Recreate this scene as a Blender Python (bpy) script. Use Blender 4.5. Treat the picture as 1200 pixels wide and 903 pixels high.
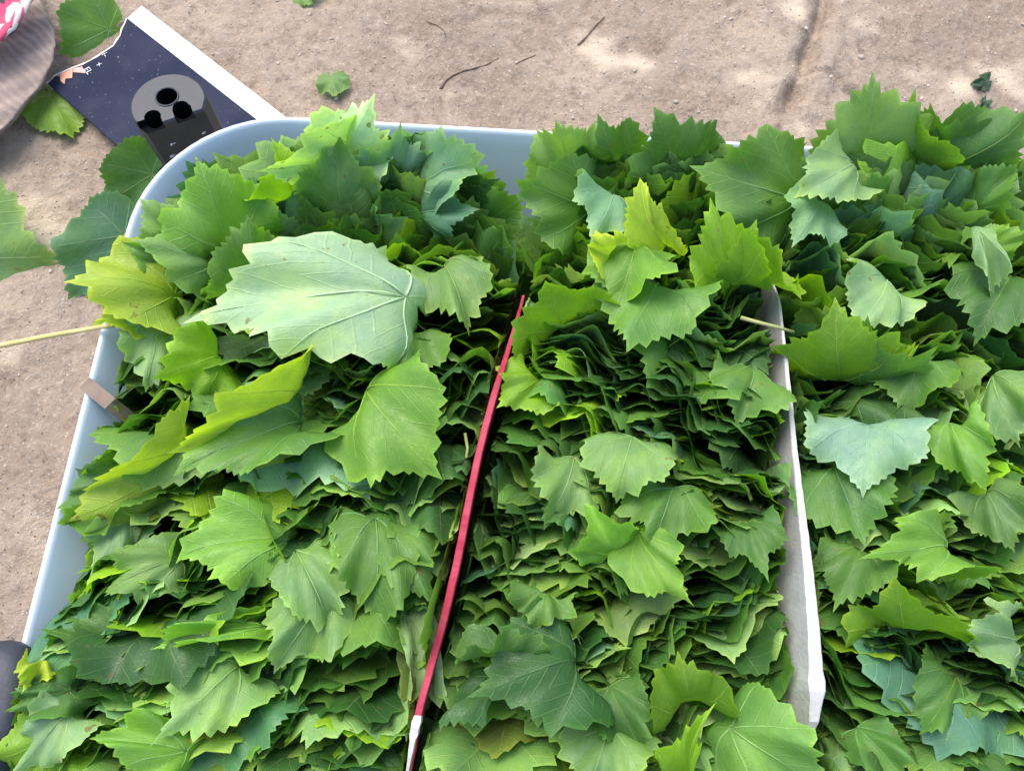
import bpy, bmesh, math, random
import numpy as np
from mathutils import Vector, Matrix
R_ = math.radians
for o in list(bpy.data.objects): bpy.data.objects.remove(o)
scene = bpy.context.scene; COL = scene.collection

# ------------------------------------------------------------------ camera
CAM_H = 0.80; TILT = R_(20.1); ROLL = R_(3.2); F_PX = 920.0
fw = np.array([0, math.sin(TILT), -math.cos(TILT)])
_u = np.array([0, math.cos(TILT), math.sin(TILT)]); _r = np.array([1.0, 0, 0])
rt = _r*math.cos(ROLL) + _u*math.sin(ROLL); up = -_r*math.sin(ROLL) + _u*math.cos(ROLL)
cam_d = bpy.data.cameras.new('camera'); cam = bpy.data.objects.new('camera', cam_d); COL.objects.link(cam)
cam_d.sensor_width = 36; cam_d.lens = 36*F_PX/1200; cam_d.clip_start = .01; cam_d.clip_end = 200
M = Matrix.Identity(4)
for i in range(3): M[i][0] = rt[i]; M[i][1] = up[i]; M[i][2] = -fw[i]
M[2][3] = CAM_H; cam.matrix_world = M; scene.camera = cam
CAMP = np.array([0, 0, CAM_H])
def un(px, py, z):
    """place in the world, at height z, of a spot measured on the photograph"""
    d = fw*F_PX + rt*(px-600) + up*(451.5-py)
    return CAMP + d*((z-CAM_H)/d[2])

# ------------------------------------------------------------------ light
SUN_EL, SUN_AZ = R_(62), R_(-35)       # azimuth from +y towards +x
w = bpy.data.worlds.new('World'); scene.world = w; w.use_nodes = True
nt = w.node_tree; sky = nt.nodes.new('ShaderNodeTexSky'); sky.sky_type = 'NISHITA'; sky.sun_disc = False
sky.sun_elevation = SUN_EL; sky.sun_rotation = SUN_AZ; sky.air_density = 1.0; sky.dust_density = 3.0; sky.ozone_density = .7
bg = nt.nodes['Background']; bg.inputs[1].default_value = 0.15; nt.links.new(sky.outputs[0], bg.inputs[0])
sl = bpy.data.lights.new('sun', 'SUN'); sl.energy = 1.5; sl.angle = R_(38); sl.color = (1, .95, .86)
so = bpy.data.objects.new('sun', sl); COL.objects.link(so)
sd = Vector((math.sin(SUN_AZ)*math.cos(SUN_EL), math.cos(SUN_AZ)*math.cos(SUN_EL), math.sin(SUN_EL)))
so.rotation_euler = sd.to_track_quat('Z', 'Y').to_euler(); so.location = sd*5
vs = scene.view_settings; vs.view_transform = 'Standard'; vs.look = 'None'; vs.exposure = 1.25; vs.gamma = 1; vs.use_curve_mapping = False
scene.cycles.max_bounces = 5; scene.cycles.diffuse_bounces = 3; scene.cycles.glossy_bounces = 2; scene.cycles.transmission_bounces = 2

# ------------------------------------------------------------------ helpers
def link(o, parent=None):
    COL.objects.link(o)
    if parent: o.parent = parent
    return o
def tag(o, label=None, cat=None, group=None, kind=None):
    if label: o['label'] = label
    if cat: o['category'] = cat
    if group: o['group'] = group
    if kind: o['kind'] = kind
    return o
def mesh_obj(name, verts, faces, mat, parent=None, smooth=True):
    me = bpy.data.meshes.new(name)
    me.from_pydata([tuple(map(float, v)) for v in verts], [], [tuple(f) for f in faces]); me.update()
    if smooth: me.polygons.foreach_set('use_smooth', [True]*len(me.polygons))
    me.materials.append(mat)
    return link(bpy.data.objects.new(name, me), parent)
def empty(name, loc=(0, 0, 0)):
    o = bpy.data.objects.new(name, None); o.location = loc; o.empty_display_size = .02
    return link(o)
class N:
    """small node-tree helper"""
    def __init__(s, name):
        s.m = bpy.data.materials.new(name); s.m.use_nodes = True; s.t = s.m.node_tree
        s.p = s.t.nodes['Principled BSDF']; s.out = s.t.nodes['Material Output']
    def put(s, sock, v):
        if v is None: return
        if hasattr(v, 'links'): s.t.links.new(v, sock)
        elif isinstance(v, tuple) and len(v) == 3 and sock.type == 'RGBA': sock.default_value = (*v, 1)
        else: sock.default_value = v
    def node(s, typ, out=0, props=None, **ins):
        n = s.t.nodes.new(typ)
        for k, v in (props or {}).items(): setattr(n, k, v)
        for k, v in ins.items(): s.put(n.inputs[int(k[1:]) if k[0] == 'i' and k[1:].isdigit() else k.replace('_', ' ')], v)
        return n.outputs[out]
    def math(s, op, a, b=None, c=None, clamp=False):
        n = s.t.nodes.new('ShaderNodeMath'); n.operation = op; n.use_clamp = clamp
        for i, v in enumerate((a, b, c)): s.put(n.inputs[i], v)
        return n.outputs[0]
    def ramp(s, x, a, b, lo=0.0, hi=1.0):
        n = s.t.nodes.new('ShaderNodeMapRange'); n.interpolation_type = 'SMOOTHSTEP'
        for i, v in enumerate((x, a, b, lo, hi)): s.put(n.inputs[i], v)
        return n.outputs[0]
    def mix(s, f, a, b, blend='MIX'):
        n = s.t.nodes.new('ShaderNodeMix'); n.data_type = 'RGBA'; n.blend_type = blend
        s.put(n.inputs[0], f); s.put(n.inputs[6], a); s.put(n.inputs[7], b)
        return n.outputs[2]
    def noise(s, vec, scale, detail=4, rough=.55, out=0):
        n = s.t.nodes.new('ShaderNodeTexNoise'); s.put(n.inputs['Vector'], vec)
        n.inputs['Scale'].default_value = scale; n.inputs['Detail'].default_value = detail; n.inputs['Roughness'].default_value = rough
        return n.outputs[out]
    def bump(s, h, strength=.5, dist=.002, normal=None):
        n = s.t.nodes.new('ShaderNodeBump'); n.inputs['Strength'].default_value = strength; n.inputs['Distance'].default_value = dist
        s.put(n.inputs['Height'], h); s.put(n.inputs['Normal'], normal)
        return n.outputs[0]
    def pos(s): return s.node('ShaderNodeNewGeometry')
    def obj(s): return s.node('ShaderNodeTexCoord', 3)

# ------------------------------------------------------------------ materials
def mat_leaf():
    k = N('grape_leaf')
    tint = k.node('ShaderNodeAttribute', props={'attribute_name': 'tint'})
    n_a = tint.node; ring = n_a.outputs['Alpha']
    uv = k.node('ShaderNodeUVMap', props={'uv_map': 'UVMap'})
    sx = k.node('ShaderNodeSeparateXYZ', i0=uv); X, Y = sx.node.outputs[0], sx.node.outputs[1]
    th = k.math('ARCTAN2', X, Y)
    tw = k.math('WRAP', th, R_(24), R_(-24))
    r = k.math('SQRT', k.math('ADD', k.math('MULTIPLY', X, X), k.math('MULTIPLY', Y, Y)))
    wob = k.noise(uv, 5, 2)
    t = k.math('MULTIPLY', r, k.math('COSINE', tw)); s_ = k.math('ABSOLUTE', k.math('MULTIPLY', r, k.math('SINE', tw)))
    s2 = k.math('ADD', s_, k.math('MULTIPLY', k.math('SUBTRACT', wob, .5), .02))
    wd = k.math('MULTIPLY_ADD', t, -.014, .017)
    prim = k.math('SUBTRACT', 1.0, k.ramp(k.math('ABSOLUTE', s2), k.math('MULTIPLY', wd, .35), wd))
    q = k.math('SUBTRACT', k.math('ADD', t, k.math('MULTIPLY', wob, .05)), k.math('MULTIPLY', s_, 1.0))
    ds = k.math('ABSOLUTE', k.math('WRAP', q, .075, -.075))
    sec = k.math('SUBTRACT', 1.0, k.ramp(ds, .002, .011))
    sec = k.math('MULTIPLY', sec, k.ramp(r, .12, .3))
    vor = k.node('ShaderNodeTexVoronoi', props={'feature': 'DISTANCE_TO_EDGE'}, Vector=uv, Scale=26.0)
    net = k.math('SUBTRACT', 1.0, k.ramp(vor, .0, .09))
    g = k.pos()
    blot = k.noise(g, 30, 3); mott = k.noise(g, 160, 3)
    base = k.mix(k.ramp(blot, .42, .72, 0, .8), tint, k.mix(1.0, tint, (1.36, 1.25, .85), 'MULTIPLY'))
    base = k.mix(k.ramp(blot, .45, .28, 0, .7), base, k.mix(1.0, tint, (.72, .8, .95), 'MULTIPLY'))
    base = k.mix(k.math('MULTIPLY', k.ramp(ring, .72, 1.0), .3), base, k.mix(1.0, base, (1.3, 1.22, .85), 'MULTIPLY'))
    base = k.mix(k.math('MULTIPLY', k.ramp(ring, .93, 1.0), .45), base, k.mix(1.0, base, (1.9, 1.6, 1.5), 'MULTIPLY'))
    base = k.mix(k.ramp(mott, .25, .8, 0, .35), base, k.mix(1.0, base, (.68, .74, .7), 'MULTIPLY'))
    base = k.mix(k.math('MULTIPLY', net, .14), base, k.mix(1.0, base, (1.5, 1.4, 1.3), 'MULTIPLY'))
    vc = k.mix(.5, k.mix(1.0, base, (1.9, 1.6, 1.7), 'MULTIPLY'), (.36, .46, .2))
    base = k.mix(k.math('MULTIPLY', sec, .2), base, vc)
    base = k.mix(k.math('MULTIPLY', prim, .42), base, vc)
    # small brown blemishes
    spot = k.noise(g, 120, 2); off = k.noise(g, 16, 1)
    sp = k.math('MULTIPLY', k.ramp(spot, .66, .72), k.ramp(off, .54, .62))
    base = k.mix(k.math('MULTIPLY', sp, .7), base, (.16, .1, .035))
    k.put(k.p.inputs['Base Color'], base)
    k.put(k.p.inputs['Roughness'], k.ramp(mott, .2, .8, .40, .62)); k.p.inputs['Specular IOR Level'].default_value = .5
    h = k.math('ADD', k.math('MULTIPLY', prim, -.9), k.math('MULTIPLY', sec, -.6))
    h = k.math('ADD', h, k.math('MULTIPLY', net, -.22)); h = k.math('ADD', h, k.math('MULTIPLY', blot, 1.5))
    nb = k.bump(h, .5, .001)
    k.put(k.p.inputs['Normal'], nb)
    tr = k.node('ShaderNodeBsdfTranslucent', Color=k.mix(1.0, base, (1.5, 1.7, .5), 'MULTIPLY'), Normal=nb)
    ms = k.node('ShaderNodeMixShader', i0=.33, i1=k.p.outputs[0], i2=tr)
    k.put(k.out.inputs[0], ms)
    return k.m
def mat_simple(name, a, b=None, scale=30, rough=.6, bump=.3, bscale=120, bd=.001, spec=.4):
    k = N(name); p = k.obj(); n = k.noise(p, scale, 5)
    k.put(k.p.inputs['Base Color'], k.mix(k.ramp(n, .3, .72), a, b or tuple(c*.8 for c in a)))
    k.p.inputs['Roughness'].default_value = rough; k.p.inputs['Specular IOR Level'].default_value = spec
    k.put(k.p.inputs['Normal'], k.bump(k.noise(p, bscale, 4), bump, bd))
    return k.m
def mat_worn(name, a, b, stain, rough):
    k = N(name); p = k.obj(); n = k.noise(p, 40, 5); st = k.noise(p, 17, 6, .7); fn = k.noise(p, 300, 4)
    c = k.mix(k.ramp(n, .35, .68), a, b); c = k.mix(k.ramp(st, .52, .7, 0, .75), c, stain); c = k.mix(k.ramp(fn, .62, .75, 0, .6), c, stain)
    k.put(k.p.inputs['Base Color'], c); k.p.inputs['Roughness'].default_value = rough; k.p.inputs['Specular IOR Level'].default_value = .3
    k.put(k.p.inputs['Normal'], k.bump(k.math('ADD', fn, st), .5, .0012))
    return k.m
def mat_ridged(name, a, b):
    k = N(name); p = k.obj(); mp = k.node('ShaderNodeMapping', i0=p, i2=(0, 0, R_(-52)))
    wv = k.node('ShaderNodeTexWave', 1, Vector=mp, Scale=34.0, Distortion=3.5, Detail=3.0)
    n = k.noise(p, 45, 5); f = k.noise(p, 500, 3)
    c = k.mix(k.ramp(n, .3, .7), a, b); c = k.mix(k.ramp(wv, .25, .6, .3, 0), c, tuple(x*.6 for x in a))
    k.put(k.p.inputs['Base Color'], c); k.p.inputs['Roughness'].default_value = .9; k.p.inputs['Specular IOR Level'].default_value = .15
    k.put(k.p.inputs['Normal'], k.bump(k.math('ADD', wv, k.math('MULTIPLY', f, .5)), .6, .0025))
    return k.m
def mat_ground():
    k = N('dry_earth'); g = k.pos()
    big = k.noise(g, 4.2, 4, .6); mid = k.noise(g, 17, 6, .62); fine = k.noise(g, 190, 6, .65); grit = k.noise(g, 620, 3, .6)
    c = k.mix(k.ramp(big, .38, .62), (.262, .2, .15), (.37, .292, .218))
    c = k.mix(k.ramp(mid, .36, .66, 0, .65), c, (.255, .205, .172))
    clod = k.noise(g, 62, 5, .7); c = k.mix(k.ramp(clod, .5, .33, 0, .55), c, (.16, .115, .085)); c = k.mix(k.ramp(clod, .55, .72, 0, .45), c, (.5, .41, .33))
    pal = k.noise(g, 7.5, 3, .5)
    c = k.mix(k.ramp(pal, .56, .7, 0, .8), c, (.58, .48, .365))  # pale patches: dappled sunlight painted into the soil colour
    c = k.mix(k.ramp(fine, .5, .78, 0, .55), c, (.52, .44, .37))
    c = k.mix(k.ramp(fine, .43, .25, 0, .6), c, (.17, .125, .1))
    v = k.node('ShaderNodeTexVoronoi', Vector=g, Scale=230.0)
    vcol = v.node.outputs['Color']; rnd = k.node('ShaderNodeSeparateXYZ', i0=vcol)
    c = k.mix(k.math('MULTIPLY', k.math('MULTIPLY', k.ramp(v, .32, .22), k.ramp(rnd, .88, .92)), .55), c, (.62, .56, .5))
    c = k.mix(k.math('MULTIPLY', k.ramp(v, .34, .2), k.ramp(rnd, .12, .08)), c, (.13, .1, .085))
    k.put(k.p.inputs['Base Color'], c); k.p.inputs['Roughness'].default_value = .93; k.p.inputs['Specular IOR Level'].default_value = .2
    h = k.math('ADD', k.math('MULTIPLY', k.math('ADD', mid, clod), 1.4), k.math('ADD', fine, k.math('MULTIPLY', grit, .4)))
    h = k.math('ADD', h, k.math('MULTIPLY', k.ramp(v, .3, .1), k.math('MULTIPLY', k.ramp(rnd, .8, .95), .5)))
    k.put(k.p.inputs['Normal'], k.bump(h, .7, .006))
    return k.m
def mat_tub():
    k = N('milky_plastic'); p = k.obj()
    n = k.noise(p, 9, 4); f = k.noise(p, 240, 3)
    c = k.mix(k.ramp(n, .3, .7), (.66, .76, .89), (.72, .81, .91))
    c = k.mix(k.ramp(f, .62, .8, 0, .3), c, (.45, .5, .52))
    k.put(k.p.inputs['Base Color'], c); k.put(k.p.inputs['Roughness'], k.ramp(f, .3, .7, .38, .5))
    nb = k.bump(k.noise(p, 60, 4), .15, .001); k.put(k.p.inputs['Normal'], nb)
    tr = k.node('ShaderNodeBsdfTranslucent', Color=(.62, .74, .86))
    k.put(k.out.inputs[0], k.node('ShaderNodeMixShader', i0=.3, i1=k.p.outputs[0], i2=tr))
    return k.m
def mat_board():
    k = N('navy_print'); p = k.obj()
    n = k.noise(p, 12, 4); sc = k.noise(p, 45, 6, .7); sp = k.noise(p, 420, 2, .5)
    c = k.mix(k.ramp(n, .35, .65), (.013, .017, .04), (.022, .026, .05))
    c = k.mix(k.ramp(sc, .5, .75, 0, .25), c, (.06, .055, .07))
    c = k.mix(k.ramp(sp, .71, .77, 0, .9), c, (.42, .4, .38))
    k.put(k.p.inputs['Base Color'], c); k.p.inputs['Roughness'].default_value = .75; k.p.inputs['Specular IOR Level'].default_value = .12
    k.put(k.p.inputs['Normal'], k.bump(sc, .25, .001))
    return k.m
def mat_stripes(name, cols, scale, dirv):
    """printed cloth in slanting bands of several colours"""
    k = N(name); p = k.obj()
    wv = k.node('ShaderNodeTexNoise', Vector=p, Scale=26.0)
    mp = k.node('ShaderNodeMapping', i0=p, i2=(0, 0, dirv), i3=(1, .32, 1))
    vo = k.node('ShaderNodeTexVoronoi', Vector=k.node('ShaderNodeVectorMath', i0=mp, i1=k.node('ShaderNodeVectorMath', props={'operation': 'SCALE'}, i0=wv.node.outputs['Color'], Scale=.012)), Scale=scale)
    sp = k.node('ShaderNodeSeparateXYZ', i0=vo.node.outputs['Color'])
    n = k.t.nodes.new('ShaderNodeValToRGB'); k.put(n.inputs[0], sp); n.color_ramp.interpolation = 'CONSTANT'
    e = n.color_ramp.elements
    e[0].position = 0; e[0].color = (*cols[0], 1); e[1].position = 1/len(cols); e[1].color = (*cols[1], 1)
    for i in range(2, len(cols)): x = e.new(i/len(cols)); x.color = (*cols[i], 1)
    k.put(k.p.inputs['Base Color'], n.outputs[0]); k.p.inputs['Roughness'].default_value = .85
    k.put(k.p.inputs['Normal'], k.bump(k.noise(p, 500, 3), .5, .001))
    return k.m

MAT_LEAF = mat_leaf()
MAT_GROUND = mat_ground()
MAT_TUB = mat_tub()
MAT_BOARD = mat_board()
MAT_WHITE = mat_simple('white_card', (.60, .60, .60), (.52, .52, .52), 25, .7, .2)
MAT_TORN = mat_simple('torn_paper', (.74, .70, .64), (.55, .5, .44), 90, .9, .6, 300)
MAT_RED = mat_worn('red_card', (.29, .010, .034), (.36, .04, .07), (.16, .02, .025), .6)
MAT_FOAM = mat_worn('white_foam', (.50, .495, .49), (.45, .445, .44), (.30, .295, .26), .7)
MAT_BROWN = mat_simple('brown_card', (.27, .2, .165), (.2, .15, .12), 60, .85, .4, 200)
MAT_POST = mat_simple('black_plastic', (.034, .036, .034), (.05, .05, .045), 40, .6, .4, 240, .001, .3)
MAT_BORE = mat_simple('shaded_bore', (.005, .005, .006), None, 40, .9, .1, 100, .001, .05)  # shade inside the bores painted as a near-black colour
MAT_GREYCLOTH = mat_ridged('grey_brown_cloth', (.33, .262, .225), (.25, .2, .17))
MAT_PLATE = mat_simple('sky_tint_plastic', (.022, .026, .038), (.019, .022, .031), 60, .5, .3, 260, .001, .4)  # bluish sky reflection on the post's top, put into the colour
MAT_PINK = mat_stripes('pink_print', [(.55, .05, .12), (.72, .6, .52), (.62, .16, .22), (.05, .035, .04), (.6, .08, .15), (.75, .66, .6)], 150, R_(38))
MAT_NAVY = mat_simple('navy_rubber', (.022, .027, .042), (.035, .04, .055), 40, .55, .3, 260)
MAT_BLUEGREY = mat_simple('blue_grey_plastic', (.2, .28, .42), (.16, .23, .36), 30, .4, .2, 200)
MAT_STRAW = mat_simple('pale_straw', (.55, .46, .2), (.42, .36, .13), 60, .6, .4, 300)
MAT_STEM = mat_simple('green_stem', (.25, .33, .1), (.3, .3, .12), 60, .5, .3, 300)
MAT_TWIG = mat_simple('dry_twig', (.16, .11, .08), (.28, .2, .15), 120, .9, .7, 400)
MAT_STONE = mat_simple('pale_stone', (.46, .40, .35), (.30, .25, .21), 70, .9, .6, 400)
MAT_ORANGE = mat_simple('orange_print', (.62, .33, .2), (.55, .22, .16), 160, .6, .2)
MAT_PINKPRINT = mat_simple('pink_ink', (.6, .25, .22), (.66, .42, .36), 160, .6, .2)

# ------------------------------------------------------------------ ground
def vnoise(seed):
    g = np.random.default_rng(seed); T = g.random((64, 64))
    def f(x, y):
        xi = np.floor(x).astype(int); yi = np.floor(y).astype(int); a = x-xi; b = y-yi
        a = a*a*(3-2*a); b = b*b*(3-2*b)
        t = lambda i, j: T[i % 64, j % 64]
        return (t(xi, yi)*(1-a)+t(xi+1, yi)*a)*(1-b)+(t(xi, yi+1)*(1-a)+t(xi+1, yi+1)*a)*b - .5
    return f
VN = [vnoise(i) for i in range(8)]
CRACK = [un(*p, 0)[:2] for p in ((972, -30), (964, 10), (952, 50), (938, 85), (925, 120), (915, 165), (905, 230))]
CRACK2 = [un(*p, 0)[:2] for p in ((945, 83), (968, 92), (992, 106), (1015, 118))]
DIMPLES = [(652, 48, .02, .006), (662, 62, .014, .006), (770, 60, .02, .004), (1172, 40, .02, .005), (690, 40, .02, .004), (30, 450, .02, .005), (14, 420, .015, .006), (640, 20, .012, .005)]
def seg_dist(x, y, pts):
    d = np.full(x.shape, 9.)
    for (ax, ay), (bx, by) in zip(pts[:-1], pts[1:]):
        t = np.clip(((x-ax)*(bx-ax)+(y-ay)*(by-ay))/((bx-ax)**2+(by-ay)**2), 0, 1)
        d = np.minimum(d, np.hypot(x-ax-t*(bx-ax), y-ay-t*(by-ay)))
    return d
def ground_z(x, y):
    z = .014*VN[0](x*4, y*4) + .007*VN[1](x*13+5, y*13) + .004*VN[2](x*37, y*37) + .003*VN[3](x*90, y*90) + .0014*VN[7](x*170, y*170)
    d = seg_dist(x+.006*VN[4](x*40, y*40), y, CRACK); d = np.abs(d+.006*VN[3](x*55, y*55)); z = z - .017*np.exp(-(d/.0105)**2)*(1+1.2*VN[6](x*30, y*30)) + .004*np.exp(-((d-.024)/.012)**2)
    d = seg_dist(x, y+.006*VN[5](x*60, y*60), CRACK2); z = z - .008*np.exp(-(d/.004)**2)
    for px, py, rr, dp in DIMPLES:
        c = un(px, py, 0); z = z - dp*np.exp(-((x-c[0])**2+(y-c[1])**2)/rr**2)
    return z
def build_ground():
    def axis(a, b, n, far):
        core = np.linspace(a, b, n); g = np.geomspace(.02, far, 22)
        return np.concatenate([(a-g)[::-1], core, b+g])
    xs = axis(-.85, .85, 440, 40); ys = axis(-.25, 1.05, 340, 40)
    X, Y = np.meshgrid(xs, ys); Z = ground_z(X, Y)
    fade = np.clip(1-(np.maximum(np.abs(X)-.9, 0)+np.maximum(np.abs(Y-.4)-.75, 0))*1.5, .3, 1); Z = Z*fade
    V = np.stack([X, Y, Z], -1).reshape(-1, 3); nx = len(xs); ny = len(ys)
    i = np.arange(ny-1)[:, None]*nx + np.arange(nx-1)[None]
    Fq = np.stack([i, i+1, i+1+nx, i+nx], -1).reshape(-1, 4)
    me = bpy.data.meshes.new('ground'); me.from_pydata(V.tolist(), [], Fq.tolist())
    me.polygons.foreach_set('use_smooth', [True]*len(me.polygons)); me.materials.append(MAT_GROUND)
    o = link(bpy.data.objects.new('ground', me)); o['kind'] = 'structure'
build_ground()
GZ = lambda x, y: float(ground_z(np.array([x]), np.array([y]))[0])

# ------------------------------------------------------------------ tub
TX0, TX1, TY0, TY1, RIM = -.331, .545, -.175, .456, .22
def rrect(inset, z, r=.125, n=14):
    x0, x1, y0, y1 = TX0+inset, TX1-inset, TY0+inset, TY1-inset; rr = max(r-inset, .02)
    pts = []
    for cx, cy, a0 in ((x1-rr, y1-rr, 0), (x0+rr, y1-rr, 90), (x0+rr, y0+rr, 180), (x1-rr, y0+rr, 270)):
        for i in range(n+1):
            a = R_(a0+90*i/n); pts.append((cx+rr*math.cos(a), cy+rr*math.sin(a), z))
        # straight run to the next corner
    out = []
    for i, p in enumerate(pts):
        out.append(p); q = pts[(i+1) % len(pts)]
        if (i+1) % (n+1) == 0:
            for j in range(1, 16): out.append(tuple(p[c]+(q[c]-p[c])*j/16 for c in range(3)))
    return out
def build_tub():
    t = empty('plastic_tub', (.05, .14, 0))
    tag(t, 'pale blue-white plastic tub with rounded corners filled with grape leaves', 'tub')
    def shell(name, levels, cap):
        rings = [rrect(i, z) for i, z in levels]; n = len(rings[0]); V = [p for r in rings for p in r]
        F_ = [(a*n+i, a*n+(i+1) % n, (a+1)*n+(i+1) % n, (a+1)*n+i) for a in range(len(rings)-1) for i in range(n)]
        if cap: F_.append(tuple(range(n))); F_.append(tuple((len(rings)-1)*n+i for i in reversed(range(n))))
        o = mesh_obj(name, [(x-.05, y-.14, z) for x, y, z in V], F_, MAT_TUB, t)
        bm = bmesh.new(); bm.from_mesh(o.data); bmesh.ops.recalc_face_normals(bm, faces=bm.faces); bm.to_mesh(o.data); bm.free()
        return o
    shell('wall', [(.082, -.002), (.078, .001), (.04, .1), (.0012, .2120), (-.0002, .2150), (-.0005, .2175), (.0006, .2197), (.0024, .2203), (.0040, .2193), (.0054, .2165), (.043, .1), (.081, .014), (.086, .012)], True)
    shell('rim', [(.0046, .2040), (-.0026, .2045), (-.0032, .2065), (-.0024, .2085), (.0032, .2090)], False)
build_tub()

# ------------------------------------------------------------------ leaves
TINT = dict(dark=(.03, .098, .022), mid=(.064, .165, .034), green=(.10, .225, .045), light=(.175, .33, .10), pale=(.26, .44, .2),
            mint=(.2, .4, .22), teal=(.19, .34, .24), lime=(.19, .375, .022), yellow=(.40, .54, .05), olive=(.12, .19, .035), white=(.40, .60, .36), spring=(.17, .37, .05), gold=(.32, .46, .05), blue=(.075, .2, .115))
def leaf_flat(rng, nside=18):
    """serrated five-lobed grape leaf, petiole at the origin, tip at v = 1"""
    cp = np.array([(0, 1.0), (24, .80), (48, .93), (73, .74), (98, .80), (128, .66), (152, .52), (170, .36), (177, .10)], float)
    depth = rng.uniform(.3, 1.4)
    sides = []
    for s in (1, -1):
        c = cp.copy(); c[:, 1] *= 1 + rng.normal(0, .055, len(c)); c[1:-2, 0] += rng.normal(0, 4, len(c)-3); c[0, 1] = 1
        mean = np.interp(c[:, 0], [0, 60, 130, 180], [.95, .86, .66, .1]); c[1:7, 1] = mean[1:7] + (c[1:7, 1]-mean[1:7])*depth
        th, rr = [], []
        wts = rng.choice([.55, .8, 1.0, 1.7], nside, p=[.3, .25, .25, .2])*rng.uniform(.85, 1.15, nside)
        e = np.concatenate([[0], np.cumsum(wts)])/wts.sum()*168
        for j in range(nside):
            a, b = e[j], e[j+1]; amp = wts[j]*rng.uniform(.6, 1.3)*(.042 if a < 120 else .024)
            th.append(a); rr.append(1.09 if j == 0 else np.interp(a, c[:, 0], c[:, 1])*(1-amp*.9))
            for f_, k_ in ((.4, .15), (.74, 1.0)):
                q = a+(b-a)*f_; th.append(q); rr.append(np.interp(q, c[:, 0], c[:, 1])*(1+amp*k_))
        th += [170, 176]; rr += [np.interp(170, c[:, 0], c[:, 1]), .09]
        sides.append((np.radians(th), np.array(rr)))
    th = np.concatenate([sides[0][0], -sides[1][0][:0:-1]]); rr = np.concatenate([sides[0][1], sides[1][1][:0:-1]])
    sm = rr.copy(); k = np.array([1, 2, 3, 4, 3, 2, 1.]); k /= k.sum(); sm = np.convolve(np.concatenate([rr[-3:], rr, rr[:3]]), k, 'valid')
    rings = (.24, .5, .74, .91, 1.0); V = [np.zeros((1, 2))]
    for q in rings:
        b = np.clip((q-.6)/.4, 0, 1)**1.5; r_ = (sm*(1-b)+rr*b)*q
        V.append(np.stack([np.sin(th)*r_, np.cos(th)*r_], 1))
    return np.concatenate(V), np.concatenate([[0.]]+[np.full(len(th), q) for q in rings]), len(th)
_r0 = np.random.default_rng(5)
FLAT = [leaf_flat(_r0) for _ in range(24)]
NT = FLAT[0][2]
FACES = [(0, 1+i, 1+(i+1) % NT) for i in range(NT)] + [(1+a*NT+i, 1+(a+1)*NT+i, 1+(a+1)*NT+(i+1) % NT, 1+a*NT+(i+1) % NT) for a in range(4) for i in range(NT)]
NF = len(FACES); NV = 1+5*NT
LOOPS = np.concatenate([np.array(f) for f in FACES]); NL = len(LOOPS)
LTOT = np.array([len(f) for f in FACES])

def leaf_object(name, parts, parent=None):
    """parts: list of (verts, uv, ring, tint) joined into one mesh"""
    me = bpy.data.meshes.new(name); n = len(parts)
    me.vertices.add(n*NV); me.loops.add(n*NL); me.polygons.add(n*NF)
    me.vertices.foreach_set('co', np.concatenate([p[0] for p in parts]).astype(np.float32).ravel())
    lp = (LOOPS[None]+np.arange(n)[:, None]*NV).ravel(); me.loops.foreach_set('vertex_index', lp.astype(np.int32))
    tot = np.tile(LTOT, n); st = np.concatenate([[0], np.cumsum(tot)[:-1]])
    me.polygons.foreach_set('loop_start', st.astype(np.int32)); me.polygons.foreach_set('loop_total', tot.astype(np.int32))
    me.polygons.foreach_set('use_smooth', np.ones(n*NF, bool))
    me.update(calc_edges=True)
    uv = np.concatenate([p[1] for p in parts])[lp]; l = me.uv_layers.new(name='UVMap'); l.data.foreach_set('uv', uv.astype(np.float32).ravel())
    col = np.concatenate([np.concatenate([np.tile(p[3], (NV, 1)), p[2][:, None]], 1) for p in parts])
    a = me.color_attributes.new('tint', 'FLOAT_COLOR', 'POINT'); a.data.foreach_set('color', col.astype(np.float32).ravel())
    me.materials.append(MAT_LEAF); me.validate()
    return link(bpy.data.objects.new(name, me), parent)

def x_red(y): return -.0435+.163*y
X_WHITE = .2145
def surf(x, y):
    """height of the packed leaves"""
    z = .236 + .02*VN[0](x*9+3, y*7+1) + .010*VN[1](x*22, y*19) + .018*VN[6](x*7+2, y*21+4)
    xr = x_red(y)
    z = z - .028*np.exp(-((x-xr-.005)/.010)**2) - .028*np.exp(-((x-X_WHITE+.010)/.010)**2)*np.clip((.07-y)/.05, 0, 1)
    z = z - .04*np.clip((-.275-x)/.04, 0, 1)*np.clip((y+.01)/.05, 0, 1)
    z = z + .012*np.clip((y-.36)/.06, 0, 1)
    return z
def sstep(a, b, x):
    t = np.clip((x-a)/(b-a), 0, 1); return t*t*(3-2*t)

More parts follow.
